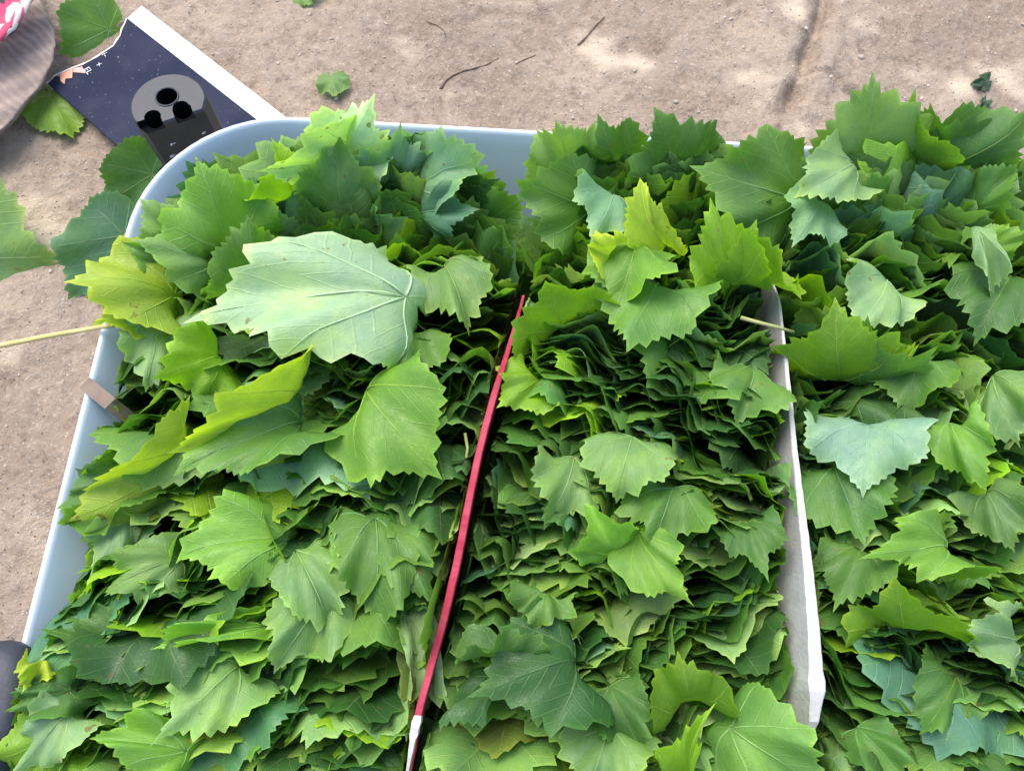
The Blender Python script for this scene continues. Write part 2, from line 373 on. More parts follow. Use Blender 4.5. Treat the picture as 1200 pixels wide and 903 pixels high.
PHI = {  # lean of the packed leaves by depth y: (at root, at tip); positive leans towards the viewer
 'left':  ([-.15, 0, .08, .16, .22, .27, .31, .36, .44], [10, 12, 8, 12, 12, 8, 0, -18, -28], [38, 40, 36, 42, 40, 32, 8, -28, -45]),
 'middle': ([-.15, -.04, .0, .05, .1, .17, .21, .25, .30, .36, .44], [14, 12, 8, 4, 12, 20, 12, 6, 5, -6, -22], [42, 40, 30, 20, 34, 44, 30, 16, 14, -12, -36]),
 'right': ([-.15, -.03, .02, .06, .11, .16, .20, .25, .29, .34, .38, .44], [22, 20, 14, 8, 20, 28, 14, 0, 6, 8, -10, -25], [36, 32, 24, 16, 34, 44, 26, 4, 18, 20, -22, -42])}
def stack_leaf(rng, col, xc, y, x0, x1):
    fl, ring, _ = FLAT[rng.integers(len(FLAT))]
    L = rng.uniform(.05, .084)*(1.1 if col == 'left' else 1)
    rho = rng.normal(0, 38); c, s = math.cos(R_(rho)), math.sin(R_(rho))
    mir = rng.choice([-1, 1])
    u = (fl[:, 0]*mir*c - fl[:, 1]*s)*L*1.2; v = (fl[:, 0]*mir*s + fl[:, 1]*c)*L
    ys, pb, pt = PHI[col]
    odd = 1.0 if rng.random() < .1 else .0
    p0 = R_(np.interp(y, ys, pb)+rng.normal(0, 4+6*odd)+22*VN[5](xc*9, y*11)); p1 = R_(np.interp(y, ys, pt)+rng.normal(0, 6+9*odd)+26*VN[5](xc*9, y*11)+(rng.uniform(15, 50) if rng.random() < .10 and y < .27 else 0))
    vm = v.max(); tt = np.linspace(v.min(), vm, 60); ph = p0+(p1-p0)*sstep(-.2*L, vm*.95, tt)
    dv = tt[1]-tt[0]; py = np.concatenate([[0], np.cumsum(-np.sin(ph[:-1])*dv)]); pz = np.concatenate([[0], np.cumsum(np.cos(ph[:-1])*dv)])
    Y = np.interp(v, tt, py); Z = np.interp(v, tt, pz); P = np.interp(v, tt, ph)
    # ruffles and curl along the leaf's normal
    wx = xc+u; expo = sstep(-.3*L, vm, v)
    lam = .075+.02*VN[2](xc*8, y*14); phs = 6*VN[3](y*9+2, xc*3)
    wv = (.011*np.sin(6.283*(wx/lam+phs)) + .0032*np.sin(6.283*(wx/.034+2*phs+rng.normal(0, .12))))*expo*(1+.7*VN[7](xc*6, y*12)+rng.normal(0, .12+.4*odd))
    kind = rng.random()
    if kind < .3: wv = wv + rng.normal(0, .16+.2*odd)*np.abs(u)                                        # creased at the midrib
    elif kind < .6: wv = wv + rng.choice([-1, 1])*rng.uniform(1, 5+5*odd)*np.maximum(np.abs(u-rng.normal(0, .012))-.012, 0)**2*expo*.8   # rolled sides
    else: wv = wv + rng.normal(0, 1.3+2*odd)*u*u
    wv = wv + rng.choice([-1, 1])*rng.uniform(0, 9)*np.maximum(v-vm*.5, 0)**2*(rng.random() < .5)   # tip curling over
    wv = wv + .0022*np.sin(np.arctan2(u, v)*rng.integers(7, 13)+rng.uniform(0, 6))*sstep(.4, 1, ring)*rng.uniform(.3, 1.4)
    Yn = -np.cos(P); Zn = -np.sin(P)
    Y = Y+wv*Yn; Z = Z+wv*Zn
    yaw = R_(rng.normal(0, 5+9*odd) + 80*VN[4](xc*7+1, y*6+col_i(col)*9) + (24 if col == 'middle' and y < .12 else 0)*(-1 if xc < .08 else 1)*.6)
    cy_, sy_ = math.cos(yaw), math.sin(yaw)
    top = np.argmax(np.interp(tt, tt, pz)); y0 = py[top]; z0 = pz[top]
    Yl = Y-y0; X = xc + u*cy_ - Yl*sy_; Yw = y + u*sy_ + Yl*cy_
    Z = Z-z0+surf(np.array([xc]), np.array([y]))[0]+(rng.normal(-.002, .0045) if rng.random() < .96 else rng.uniform(.0, .009))
    # the walls and dividers press the leaf back into its column
    xr = x_red(Yw) if col in ('left', 'middle') else None
    lo = x0 if col == 'left' else (xr+.005 if col == 'middle' else np.full_like(X, X_WHITE+.010))
    hi = xr-.005 if col == 'left' else (np.full_like(X, X_WHITE-.010) if col == 'middle' else np.full_like(X, x1))
    ov = np.maximum(lo-X, 0); X = np.where(X < lo, lo-.0+.004*(1-np.exp(-ov/.01)), X); Z = Z+.55*ov*np.sign(rng.random()-.6)
    ov = np.maximum(X-hi, 0); X = np.where(X > hi, hi-.004*(1-np.exp(-ov/.01)), X); Z = Z+.55*ov*np.sign(rng.random()-.6)
    Yw = np.minimum(Yw, np.where(Z > .225, .475, .437-(.22-Z)*.12))
    Z = np.maximum(Z, .016)
    w_ = dict(dark=3.2, mid=4, green=3.6, light=3.2, pale=.8, mint=.3, lime=1.2, yellow=.0, olive=.3, blue=.6)
    if col == 'right': w_.update(blue=1.8, mint=.5, light=1.6, lime=.8)
    ks = list(w_); pr = np.array([w_[k] for k in ks]); name = ks[rng.choice(len(ks), p=pr/pr.sum())]
    tint = np.array(TINT[name])*rng.uniform(.82, 1.2)*np.array([rng.uniform(.88, 1.14), 1, rng.uniform(.8, 1.25)])
    return (np.stack([X, Yw, Z], 1), fl, ring, tint), name, (p0+p1)/2
def col_i(c): return ('left', 'middle', 'right').index(c)

def hero(j, t, width=1.0, roll=0, kv=.6, ku=0, fold=0, rip=.004, tint='green', seed=0, twist=0, mul=1.0, tuck=0.0, tuck0=.02):
    """one big leaf from its stalk end j = (px, py, z) to its tip t; bends: kv along, ku across, fold at the midrib"""
    rng = np.random.default_rng(1000+seed)
    fl, ring, _ = FLAT[rng.integers(len(FLAT))]
    J = un(*j); T = un(*t); ev = T-J; L = np.linalg.norm(ev); ev = ev/L
    arc = math.sin(kv/2)/(kv/2) if abs(kv) > 1e-3 else 1; L = L/arc      # chord stays J to T
    tocam = CAMP-(J+T)/2; n = tocam-ev*np.dot(tocam, ev); n /= np.linalg.norm(n)
    a = R_(roll); n = n*math.cos(a)+np.cross(ev, n)*math.sin(a); eu = np.cross(ev, n)
    a = kv/2; ev, n = ev*math.cos(a)+n*math.sin(a), n*math.cos(a)-ev*math.sin(a)
    def place(u, v, ring=None, lift=0.0):
        au = np.abs(u)*width*L; sg = np.sign(u)
        ff = fold*(1-np.exp(-np.abs(u)*9)); U = au*np.cos(ff); W = au*np.sin(ff)
        if abs(ku) > 1e-3:
            k_ = ku/(L*.8); W = W + (1-np.cos(k_*U))/k_; U = np.sin(np.clip(k_*U, -1.5, 1.5))/k_
        v0_ = tuck0+.10*np.sin(u*3.1+seed)+.05*np.sin(u*8+2*seed); vb = -.09*np.log1p(np.exp(-(v-v0_)/.09)); v = v-vb*.8*tuck
        ang = kv*v
        V_ = np.where(abs(kv) > 1e-3, np.sin(ang)/(kv if abs(kv) > 1e-3 else 1), v)*L; D = np.where(abs(kv) > 1e-3, (1-np.cos(ang))/(kv if abs(kv) > 1e-3 else 1), 0)*L
        D = D-vb*L*.9*tuck
        th = np.arctan2(u, v); r = np.hypot(u, v)
        rp = rip*(np.sin(th*5+seed)*r**2+.7*np.sin(th*11+seed*2.3)*r**3 + 1.0*np.sin(u*7+seed)*np.cos(v*6+1.7*seed)*r)
        W = W+rp+lift + twist*u*v*L
        cn, sn = np.cos(ang), np.sin(ang)
        P = J + np.outer(V_, ev) + np.outer(sg*U, eu)
        # W along the bent normal, D the droop
        nn = np.outer(cn, n)+np.outer(sn, ev)
        return P - np.outer(D, n) + nn*W[:, None]
    V = place(fl[:, 0], fl[:, 1], ring)
    tn = np.array(TINT[tint])*mul*rng.uniform(.93, 1.07)
    return (V, fl, ring, tn), place, L

def ribbon(name, pts, radii, mat, parent=None, seg=5):
    pts = np.array(pts, float); n = len(pts); V = []
    for i in range(n):
        d = pts[min(i+1, n-1)]-pts[max(i-1, 0)]; d = d/(np.linalg.norm(d)+1e-9)
        a = np.cross(d, (0, 0, 1.)); a = a/np.linalg.norm(a) if np.linalg.norm(a) > 1e-4 else np.array([1., 0, 0]); b = np.cross(a, d)
        for s in range(seg):
            q = 2*math.pi*s/seg; V.append(pts[i]+radii[i]*(a*math.cos(q)+b*math.sin(q)))
    F_ = [(i*seg+s, i*seg+(s+1) % seg, (i+1)*seg+(s+1) % seg, (i+1)*seg+s) for i in range(n-1) for s in range(seg)]
    F_ += [tuple(range(seg))[::-1], tuple((n-1)*seg+s for s in range(seg))]
    return mesh_obj(name, V, F_, mat, parent)

def hero_leaf(label, group=None, stem=None, veins=True, **kw):
    part, place, L = hero(**kw)
    J = part[0][0].copy(); root = empty('grape_leaf', J)
    tag(root, label, 'leaf', group)
    leaf_object('blade', [(part[0]-J, *part[1:])], root)
    if veins:
        fl = part[1]; key = tuple(np.round(part[3], 3))
        for ang in (0, 48, -48, 96, -96):
            a = R_(ang); sel = np.abs((np.arctan2(fl[:, 0], fl[:, 1])-a+math.pi) % (2*math.pi)-math.pi) < .12
            rm = np.hypot(*fl[sel].T).max()*.9 if sel.any() else .7
            r = np.linspace(.01, rm, 9); w_ = .012*np.sin(r*9+ang)*r
            P = place(np.sin(a)*r+np.cos(a)*w_, np.cos(a)*r-np.sin(a)*w_)-J
            ribbon('vein', P, np.linspace(.0005, .00015, 9)*(L/.09), vein_mat(part[3]), root, 4)
    if stem:
        pts = [un(*p)-J for p in stem]; pts[0] = np.zeros(3)
        ribbon('stem', np.array(pts), np.linspace(.0016, .0013, len(pts)), MAT_STEM, root, 6)
    return root
_vm = {}
def vein_mat(t):
    k = tuple(np.round(t*12).astype(int))
    if k not in _vm:
        c = tuple(float(x) for x in np.array(k)/12*1.15+np.array((.055, .06, .04)))
        _vm[k] = mat_simple('leaf_vein', c, tuple(x*.88 for x in c), 80, .5, .2, 300)
    return _vm[k]

#STACK
# packed leaves standing in three columns
TOP = [53, 59, 63, 67, 70, 71, 75, 79, 80, 82, 83, 87, 89, 90, 91, 93, 95, 98, 99, 100, 101, 102, 105, 124, 131, 133, 134, 141, 155, 158, 160, 170, 171, 173, 176, 178, 180, 187, 190, 193, 194, 199, 203, 206, 238, 251, 265, 267, 271, 273, 287, 297, 303, 307, 347, 354, 355, 358, 360, 364, 365, 366, 369, 373, 381, 383, 388, 396, 402, 403, 404, 443, 452, 453, 457, 458, 467, 469, 470, 473, 474, 475, 478, 481, 482, 487, 488, 491, 493, 495, 496, 497, 499, 503, 504, 512, 513, 517, 518, 520, 521, 522, 526, 527, 529, 530, 533, 539, 540, 542, 551, 554, 562, 563, 569, 571, 575, 582, 583, 586, 587, 588, 592, 595, 596, 597, 599, 600, 601, 602, 606, 608, 609, 611, 612, 613, 614, 615, 618, 626, 639, 642, 646, 647, 665, 670, 689, 704, 747, 752, 759, 762, 764, 822, 823, 830, 838, 842, 850, 851, 854, 859, 874, 875, 878, 882, 890, 899, 924, 931, 935, 936, 939, 960, 968, 988, 991, 995, 1000, 1004, 1014, 1015, 1026, 1028, 1035, 1046, 1064, 1067, 1070, 1072, 1075, 1078, 1079, 1080, 1082, 1090, 1094, 1095, 1098, 1107, 1111, 1116, 1122, 1126, 1130, 1131, 1132, 1135, 1139, 1140, 1143, 1147, 1151]
def pack():
    rng = np.random.default_rng(11); leaves = []
    for col, step in (('left', .0052), ('middle', .0047), ('right', .005)):
        y = -.135
        while y < .428:
            xr = x_red(y)
            x0, x1 = (-.306 if y > .03 else -.302, xr) if col == 'left' else ((xr, X_WHITE) if col == 'middle' else (X_WHITE, .50))
            wdt = x1-x0; n = 3 if col == 'middle' else 4
            for i in range(n):
                xc = x0+.012+(wdt-.024)*((i+rng.uniform(.0, 1.0))/n)
                yy = y+rng.normal(0, .006)
                if abs(xc-.008) < .05 and yy > .385-.35*abs(xc-.008): continue          # the bare bit of back wall
                if xc < -.20 and yy > .33 and math.hypot(xc+.20, yy-.33) > .082: continue   # rounded corner
                leaves.append((*stack_leaf(rng, col, xc, yy, x0-.004 if yy > .0 else x0-.012, x1), col, xc, yy))
            y += step*(rng.uniform(2.2, 3.6) if rng.random() < .13 else rng.uniform(.45, 1.15))
    # loose leaves lower down, seen in the gaps along the dividers and walls
    for k in range(170):
        g = k % 5; y = rng.uniform(-.12, .40); z = rng.uniform(.09, .165)
        x = x_red(y)+rng.normal(0, .02) if g < 2 else (X_WHITE+rng.normal(0, .02) if g == 2 else (rng.uniform(-.27, -.2) if g == 3 else rng.uniform(-.25, .45)))
        if g == 4: y = rng.uniform(.31, .36); z = rng.uniform(.1, .14)
        fl, ring, _ = FLAT[rng.integers(len(FLAT))]; L = rng.uniform(.045, .07)
        q = np.stack([fl[:, 0]*L, fl[:, 1]*L, rng.normal(0, 4)*(fl[:, 0]*L)**2+.004*np.sin(fl[:, 1]*6+k)], 1)
        E_ = np.array(Matrix.Rotation(rng.uniform(0, 6.28), 3, 'Z') @ Matrix.Rotation(rng.normal(0, .6), 3, 'X') @ Matrix.Rotation(rng.normal(0, .5), 3, 'Y'))
        V = q @ E_.T + np.array((x, y, z)); V[:, 2] = np.maximum(V[:, 2], .02)
        m = .215-V[:, 2]; V[:, 0] = np.clip(V[:, 0], TX0+.012+m*.37, TX1-.012-m*.37); V[:, 1] = np.clip(V[:, 1], TY0+.012+m*.37, TY1-.012-m*.37)
        if g != 4: sd_ = np.sign(V[:, 0].mean()-x_red(y)) if g < 2 else 0
        leaves.append(((V, fl, ring, np.array(TINT['mid' if k % 3 else 'green'])), 'mid', 1.0, 'low', x, y))
    return leaves
LEAVES = pack()
BAND = [(.34, 'near the back rim'), (.26, 'in the back third'), (.18, 'above centre'), (.10, 'at centre height'), (.03, 'below centre'), (-.03, 'in the front third'), (-9, 'at the bottom edge')]
LOOK = dict(dark='dark green', mid='deep green', green='fresh green', light='light green', pale='pale', mint='mint green', lime='lime', yellow='yellow', olive='olive green', blue='bluish green')
def describe(name, lean, col, x, y):
    band = next(b for lim, b in BAND if y > lim)
    pose = 'upright' if lean < R_(28) else 'drooping'
    xr = x_red(y)
    if col == 'left': side = 'beside the red divider' if x > xr-.085 else ('along the tub wall' if x < -.235 else 'mid-way across')
    elif col == 'middle': side = 'beside the red divider' if x < xr+.09 else ('beside the white divider' if x > X_WHITE-.08 else 'mid-way across')
    else: side = 'beside the white divider' if x < X_WHITE+.08 else 'towards the right edge'
    return f'{LOOK[name]} {pose} leaf {side}, {col} column, {band}'
top = set(TOP); LAB = {i: describe(*LEAVES[i][1:]) for i in TOP}
for lab in set(LAB.values()):     # look-alikes in the same spot are told apart by their order from the back
    same = sorted((i for i in TOP if LAB[i] == lab), key=lambda i: -LEAVES[i][5])
    if len(same) > 1:
        for n, i in enumerate(same): LAB[i] = lab+', '+(['rear', 'front'] if len(same) == 2 else ['rearmost', 'second', 'third', 'fourth', 'fifth', 'sixth'])[n]+' one'
for i in TOP:
    (V, fl, ring, tint), name, lean, col, x, y = LEAVES[i]
    c = V[0].copy(); o = leaf_object('grape_leaf', [(V-c, fl, ring, tint)]); o.location = c
    tag(o, LAB[i], 'leaf', 'grape leaves in the tub')
rest = leaf_object('packed_grape_leaves', [l[0] for i, l in enumerate(LEAVES) if i not in top])
tag(rest, 'dense mass of green grape leaves packed on edge inside the tub', 'leaves', kind='stuff')
# big loose leaves lying on top of the packed ones
H = hero_leaf; K = 0
def Hs(label, j, t, w=.8, tint='green', **kw):
    global K
    K += 1; kw.setdefault('group', 'grape leaves in the tub' if j[2] > .2 else 'grape leaves on the ground')
    if j[2] > .2:      # tuck the stalk end of the loose leaves in among the packed ones
        sink = kw.pop('sink', .026); j = (j[0], j[1], j[2]-sink); kw['kv'] = kw.get('kv', .6)+.45; w *= .85; kw.setdefault('rip', .0065); rk = random.Random(K*7); kw.setdefault('tuck', rk.uniform(.6, 1)); kw['roll'] = kw.get('roll', 0)+rk.gauss(0, 10); kw.setdefault('twist', rk.gauss(0, .22))
    return H(label, j=j, t=t, width=w, tint=tint, seed=kw.pop('seed', K), **kw)
# left column
Hs('broad yellow-green leaf standing up inside the rounded back left corner', (272, 300, .25), (232, 196, .28), .95, 'spring', kv=.3)
Hs('yellow leaf with its pointed tip hanging over the left rim', (215, 345, .25), (84, 326, .27), .85, 'gold', mul=.85, roll=38, kv=.3)
Hs('light green leaf lying behind the yellow tip at the left rim', (255, 310, .25), (165, 285, .265), .8, 'light', roll=25, kv=.3)
Hs('small lime leaf under the yellow tip at the left rim', (205, 372, .245), (108, 372, .25), .55, 'gold', roll=30, kv=.5)
Hs('largest pale leaf, underside up, draped across the left column', (485, 345, .285), (236, 374, .268), .47, 'white', kv=.55, mul=.8, rip=.008, tuck=.9, sink=.012, seed=61, roll=30, twist=.1)
Hs('two-toned olive leaf curling downward in the left column beside red divider', (425, 452, .28), (508, 550, .262), .8, 'spring', kv=.9, mul=.8)
Hs('folded yellow-green leaf in the left column above the striped green one', (372, 456, .268), (212, 520, .264), .75, 'gold', fold=.3, roll=-36, mul=.9, kv=.1, twist=0)
Hs('folded striped green leaf just under the yellow folded one', (372, 482, .266), (222, 552, .26), .6, 'green', fold=.5, roll=35, kv=.2)
Hs('yellow-edged leaf trailing down towards the left tub wall', (228, 522, .256), (92, 600, .24), .65, 'gold', fold=.3, roll=-28, mul=.85, kv=.2, twist=0)
Hs('yellow-tipped leaf pointing left near the middle of the left column', (345, 630, 0.262), (206, 650, 0.256), 0.59, 'spring', roll=35, kv=.5)
Hs('arched light leaf with its tip hanging straight down, left column', (345, 640, 0.264), (391, 742, 0.242), 0.53, 'light', kv=1.1)
Hs('narrow folded yellowish leaf pointing left, front of left column', (318, 733, 0.258), (186, 757, 0.252), 0.31, 'spring', fold=.8, roll=15)
Hs('wide light green leaf hanging beside the narrow yellowish one', (390, 690, 0.260), (321, 786, 0.246), 0.64, 'light', kv=.8)
Hs('pale leaf with clear veins, frontmost big leaf of the left column', (292, 768, 0.258), (200, 853, 0.244), 0.72, 'light', kv=.7, mul=1.1)
Hs('mid green leaf pointing to the left wall above the bottom corner', (165, 765, 0.246), (62, 742, 0.234), 0.59, 'mid', roll=20, kv=.5)
Hs('glossy fresh green leaf drooping beside the red divider', (440, 598, 0.262), (440, 727, 0.240), 0.59, 'green', kv=.9)
Hs('green leaf with a blue sheen touching the red divider', (462, 612, 0.256), (505, 700, 0.240), 0.51, 'green', kv=.9)
Hs('pale folded leaf hanging along the red divider near its torn end', (476, 712, .25), (474, 852, .205), .36, 'pale', mul=.85, fold=.9, roll=-25)
Hs('brownish green half-folded leaf pressed against the torn red divider', (496, 715, .246), (494, 850, .2), .3, 'olive', fold=.5, roll=30)
Hs('brightest near-white leaf curling up at the back rim', (398, 205, .258), (436, 118, .288), .72, 'white', roll=-15, kv=.2, mul=1.15)
Hs('pale leaf pointing left from the brightest leaf at the back rim', (425, 178, .265), (312, 200, .285), .55, 'pale', roll=-28, kv=.3, mul=1.1)
Hs('blue-green leaf standing beside the brightest leaf at back rim', (455, 222, .245), (468, 150, .278), .7, 'mint', kv=.2, mul=.75)
Hs('rolled bluish leaf at the edge of the bare back wall', (490, 222, .255), (562, 182, .262), .85, 'mint', ku=1.0, mul=.8, roll=-20)
Hs('smooth rolled leaf under the bluish one, near the bare wall', (490, 250, .25), (556, 244, .25), .7, 'blue', ku=-1.1)
Hs('green leaf standing upright behind the largest pale leaf', (300, 345, .25), (290, 260, .285), .8, 'green', kv=.2)
Hs('lime lobed leaf left of the folded yellow one', (268, 412, .264), (190, 440, .256), .85, 'lime', kv=.5)
Hs('pale leaf drooping from the yellow leaves along the left wall', (190, 362, .252), (172, 452, .225), .6, 'pale', mul=.85, kv=.8)
Hs('pale leaf tongue hanging down beside the left tub wall', (152, 598, .252), (112, 664, .218), .65, 'pale', mul=.85, kv=.9)
Hs('lime leaf standing behind the left rim corner', (345, 235, .25), (325, 175, .285), .95, 'lime', kv=.3)
Hs('light green leaf leaning on the back rim left of centre', (400, 250, .25), (395, 165, .28), .8, 'light', kv=.3)
Hs('small yellow curl spilling over the rim at the bottom left', (50, 772, .268), (29, 806, .254), .8, 'yellow', kv=1.0, mul=.75)
Hs('dark folded leaf poking out over the left rim near the bottom', (88, 808, .268), (14, 822, .244), .6, 'mid', fold=.3, kv=.4, mul=1.2)
Hs('pale leaf bent over the left rim at the bottom corner', (90, 824, .272), (38, 890, .228), .6, 'pale', kv=1.0, mul=.85)
Hs('lime leaf hanging outside the tub at the bottom corner', (66, 862, .262), (30, 925, .21), .8, 'lime', kv=.6)
Hs('long light green leaf edge running along the left column front', (225, 880, .262), (108, 862, .255), .4, 'spring', roll=25, kv=.4)
Hs('light leaf leaning out over the rounded back left rim', (222, 292, .248), (168, 236, .262), .85, 'light', kv=.3, mul=.9)
Hs('small green leaf between the yellow tip and the rounded corner', (215, 305, .245), (148, 288, .256), .6, 'green', kv=.3, mul=1.2)
Hs('light green leaf drooping left of the red divider top end', (515, 300, .262), (548, 384, .25), .62, 'light', kv=.7, mul=.85)
Hs('mid green leaf hanging under the largest pale leaf', (482, 378, .262), (470, 448, .25), .8, 'green', kv=.7)
Hs('dark green leaf below the yellow-edged one at the left wall', (150, 552, .245), (76, 590, .222), .6, 'mid', kv=.7)
Hs('light leaf edge bending left, middle of the left column wall side', (218, 652, .256), (122, 692, .24), .6, 'light', kv=.7, roll=20, mul=.85)
# middle column
Hs('large smooth green leaf lying flat at the back right of the middle column', (940, 238, .262), (820, 198, .272), .72, 'green', roll=18, kv=.25)
Hs('dark green leaf standing up over the back rim, middle column', (797, 208, .255), (771, 136, .288), .95, 'mid', kv=.2)
Hs('deep green leaf leaning left at the back of the middle column', (695, 248, .252), (612, 214, .27), .85, 'green', kv=.3)
Hs('pale green leaf tip standing over the back rim beside the bare wall', (672, 205, .25), (652, 143, .28), .95, 'light', kv=.2)
Hs('mid green leaf standing behind the mint leaf, middle column', (722, 200, .25), (704, 142, .283), .8, 'mid', kv=.2)
Hs('pale mint leaf with radiating veins, back of the middle column', (722, 222, .276), (694, 284, .262), .78, 'mint', mul=.85, kv=.7)
Hs('bright yellow leaf folded upright beside the mint leaf', (782, 292, .268), (746, 218, .293), .42, 'yellow', fold=.6, roll=-20)
Hs('lime leaf hanging below the yellow folded one', (748, 282, .282), (722, 364, .262), .75, 'spring', kv=.7, mul=.8)
Hs('tiny yellow curled leaf on top of the middle column', (716, 300, .284), (693, 277, .286), .9, 'yellow', ku=1.2)
Hs('cupped lime leaf at the top end of the red divider', (662, 392, .25), (640, 332, .282), 1.25, 'lime', ku=.7, kv=-.4, mul=.8)
Hs('bright green leaf face below the lime hanging one', (778, 320, .268), (742, 406, .263), .85, 'green', kv=.5, mul=1.25)
Hs('curled lime leaf forming an open ring, middle column back', (858, 342, .258), (835, 243, .292), .62, 'lime', ku=1.7, roll=20)
Hs('second curled lime leaf beside the white divider top', (900, 335, .258), (882, 268, .288), .75, 'lime', ku=1.5, roll=-25, mul=.8)
Hs('light leaf with clear veins at the centre of the middle column', (742, 508, .268), (722, 584, .256), .95, 'light', kv=.7)
Hs('light pointed leaf left of the veined centre leaf', (674, 532, .264), (642, 616, .25), .68, 'light', kv=.7, mul=.9)
Hs('fresh green leaf below and right of the veined centre leaf', (792, 562, .264), (764, 642, .25), .8, 'green', kv=.7)
Hs('widest dark green leaf in the front of the middle column', (692, 768, .268), (568, 812, .258), .85, 'dark', roll=22, kv=.6, mul=1.2)
Hs('small pointed green leaf above the widest dark one', (590, 770, .266), (585, 740, .278), 1.2, 'mid', kv=.4)
Hs('dark pointed leaf hanging right of the widest dark one', (712, 800, .262), (750, 876, .246), .72, 'mid', kv=.8)
Hs('big light green leaf crossing in front of the white divider end', (852, 850, .262), (972, 928, .25), .72, 'green', kv=.5, mul=1.3)
Hs('narrow lime leaf folded upright at the bottom edge', (812, 925, .25), (824, 834, .278), .34, 'lime', fold=.7, roll=-20)
Hs('large pale green leaf at the bottom of the middle column', (716, 846, .26), (690, 930, .248), 1.0, 'light', kv=.6, mul=.85)
Hs('green leaf curled into a loop near the front of middle column', (808, 830, .25), (795, 768, .272), .8, 'lime', ku=1.3, mul=.7)
Hs('arched green leaf over a dark hollow, middle column front', (640, 688, .268), (628, 738, .25), 1.1, 'green', kv=1.1)
Hs('lime-edged pointed leaf slanting right in the middle column', (742, 618, .265), (806, 700, .25), .6, 'spring', fold=.35, kv=.6, mul=.8)
Hs('pale serrated leaf tip near the middle of the middle column', (722, 650, .258), (690, 602, .272), .7, 'spring', kv=.3)
Hs('fresh green leaf right of centre beside the white divider', (882, 428, .258), (866, 494, .25), .75, 'green', kv=.7)
Hs('lime serrated edge leaf just right of the red divider', (636, 442, .258), (588, 474, .25), .8, 'lime', kv=.7, mul=.85)
Hs('deep green leaf pressed against the white divider, front half', (868, 600, .256), (896, 672, .245), .7, 'mid', kv=.7)
Hs('dark slanting leaf near the torn end of the red divider', (592, 788, .256), (528, 852, .24), .6, 'dark', kv=.5, roll=25, mul=1.2)
# right column
Hs('pale leaf with three points, back half of the right column', (1042, 322, .27), (1004, 384, .258), .7, 'pale', mul=.85, kv=.6)
Hs('dark leaf below the hanging pale tongue at right edge', (1188, 318, .262), (1146, 392, .252), .75, 'mid', kv=.6, mul=.9)
Hs('green leaf above and right of the teal one', (1078, 416, .262), (1062, 480, .25), .8, 'green', kv=.6)
Hs('light leaf slanting down at the right edge below centre', (1162, 436, .266), (1192, 518, .25), .6, 'light', kv=.7, mul=.85)
Hs('dull light green leaf at the right edge, front half', (1152, 566, .262), (1188, 644, .248), .65, 'light', kv=.7, mul=.75)
Hs('drooping green leaf beside the white divider, front right column', (1012, 636, .26), (982, 704, .246), .75, 'green', kv=.8, mul=.9)
Hs('deep green leaf in front of the lime arched one', (1122, 788, .258), (1082, 852, .246), .75, 'mid', kv=.7, mul=1.2)
Hs('mid green leaf at the bottom of the right column', (1000, 848, .254), (1062, 912, .246), .7, 'mid', kv=.6, mul=1.2)
Hs('tall light green leaf standing highest at the back of right column', (1012, 208, .25), (1022, 96, .305), .82, 'light', kv=.15, mul=.8)
Hs('lime-tipped leaf standing behind the tall light one', (1062, 200, .245), (1064, 124, .297), .9, 'spring', kv=.2, mul=.6)
Hs('small dark leaf tip standing at the back of the right column', (1110, 200, .245), (1092, 128, .29), .7, 'mid', kv=.2)
Hs('largest deep green leaf at the back right corner', (1088, 208, .262), (1202, 132, .288), .82, 'mid', roll=30, kv=.3, mul=1.1)
Hs('pale leaf hanging from the tall light one, right column', (1008, 190, .28), (938, 228, .266), .62, 'pale', mul=.85, kv=.6)
Hs('small mint leaf drooping beside the white divider top', (965, 230, .27), (932, 284, .25), .75, 'mint', mul=.85, kv=.7)
Hs('bright green leaf pointing up at the right edge', (1140, 246, .262), (1188, 194, .278), .75, 'green', kv=.3, mul=1.2)
Hs('pale bright tongue of leaf hanging at the right edge', (1146, 268, .29), (1162, 352, .25), .34, 'pale', mul=.85, fold=.7, roll=-20, kv=.5)
Hs('yellow-green leaf behind the hanging pale tongue, right edge', (1140, 300, .26), (1210, 270, .272), .6, 'spring', kv=.3, mul=.8)
Hs('teal underside leaf, bluest of all, beside the white divider', (1018, 482, .276), (1012, 572, .25), 1.05, 'teal', kv=.5, mul=1.05, rip=.006, tuck=.8)
Hs('narrow yellowish leaf hanging right of the teal one', (1108, 484, .272), (1152, 568, .252), .55, 'spring', kv=.7)
Hs('dull grey-green leaf under the teal one', (975, 540, .256), (1010, 630, .246), .9, 'mid', kv=.5, mul=1.3)
Hs('lime wavy leaf standing beside the white divider, right column', (985, 452, .242), (978, 368, .288), 1.0, 'lime', ku=-.7, kv=.3, mul=.75)
Hs('second wavy leaf behind the lime one, right column', (1010, 455, .238), (1012, 384, .28), .95, 'green', ku=-.6, kv=.3)
Hs('pale triangular leaf tip in the front of the right column', (1195, 752, .262), (1134, 738, .27), .6, 'pale', mul=.85, kv=.3)
Hs('lime arched leaf in the front half of the right column', (1060, 738, .25), (1050, 684, .278), 1.0, 'lime', ku=.8, mul=.8)
Hs('long lime-rimmed leaf bending over, right column front', (1120, 640, .272), (1020, 660, .262), .5, 'spring', fold=.4, roll=20, mul=.8)
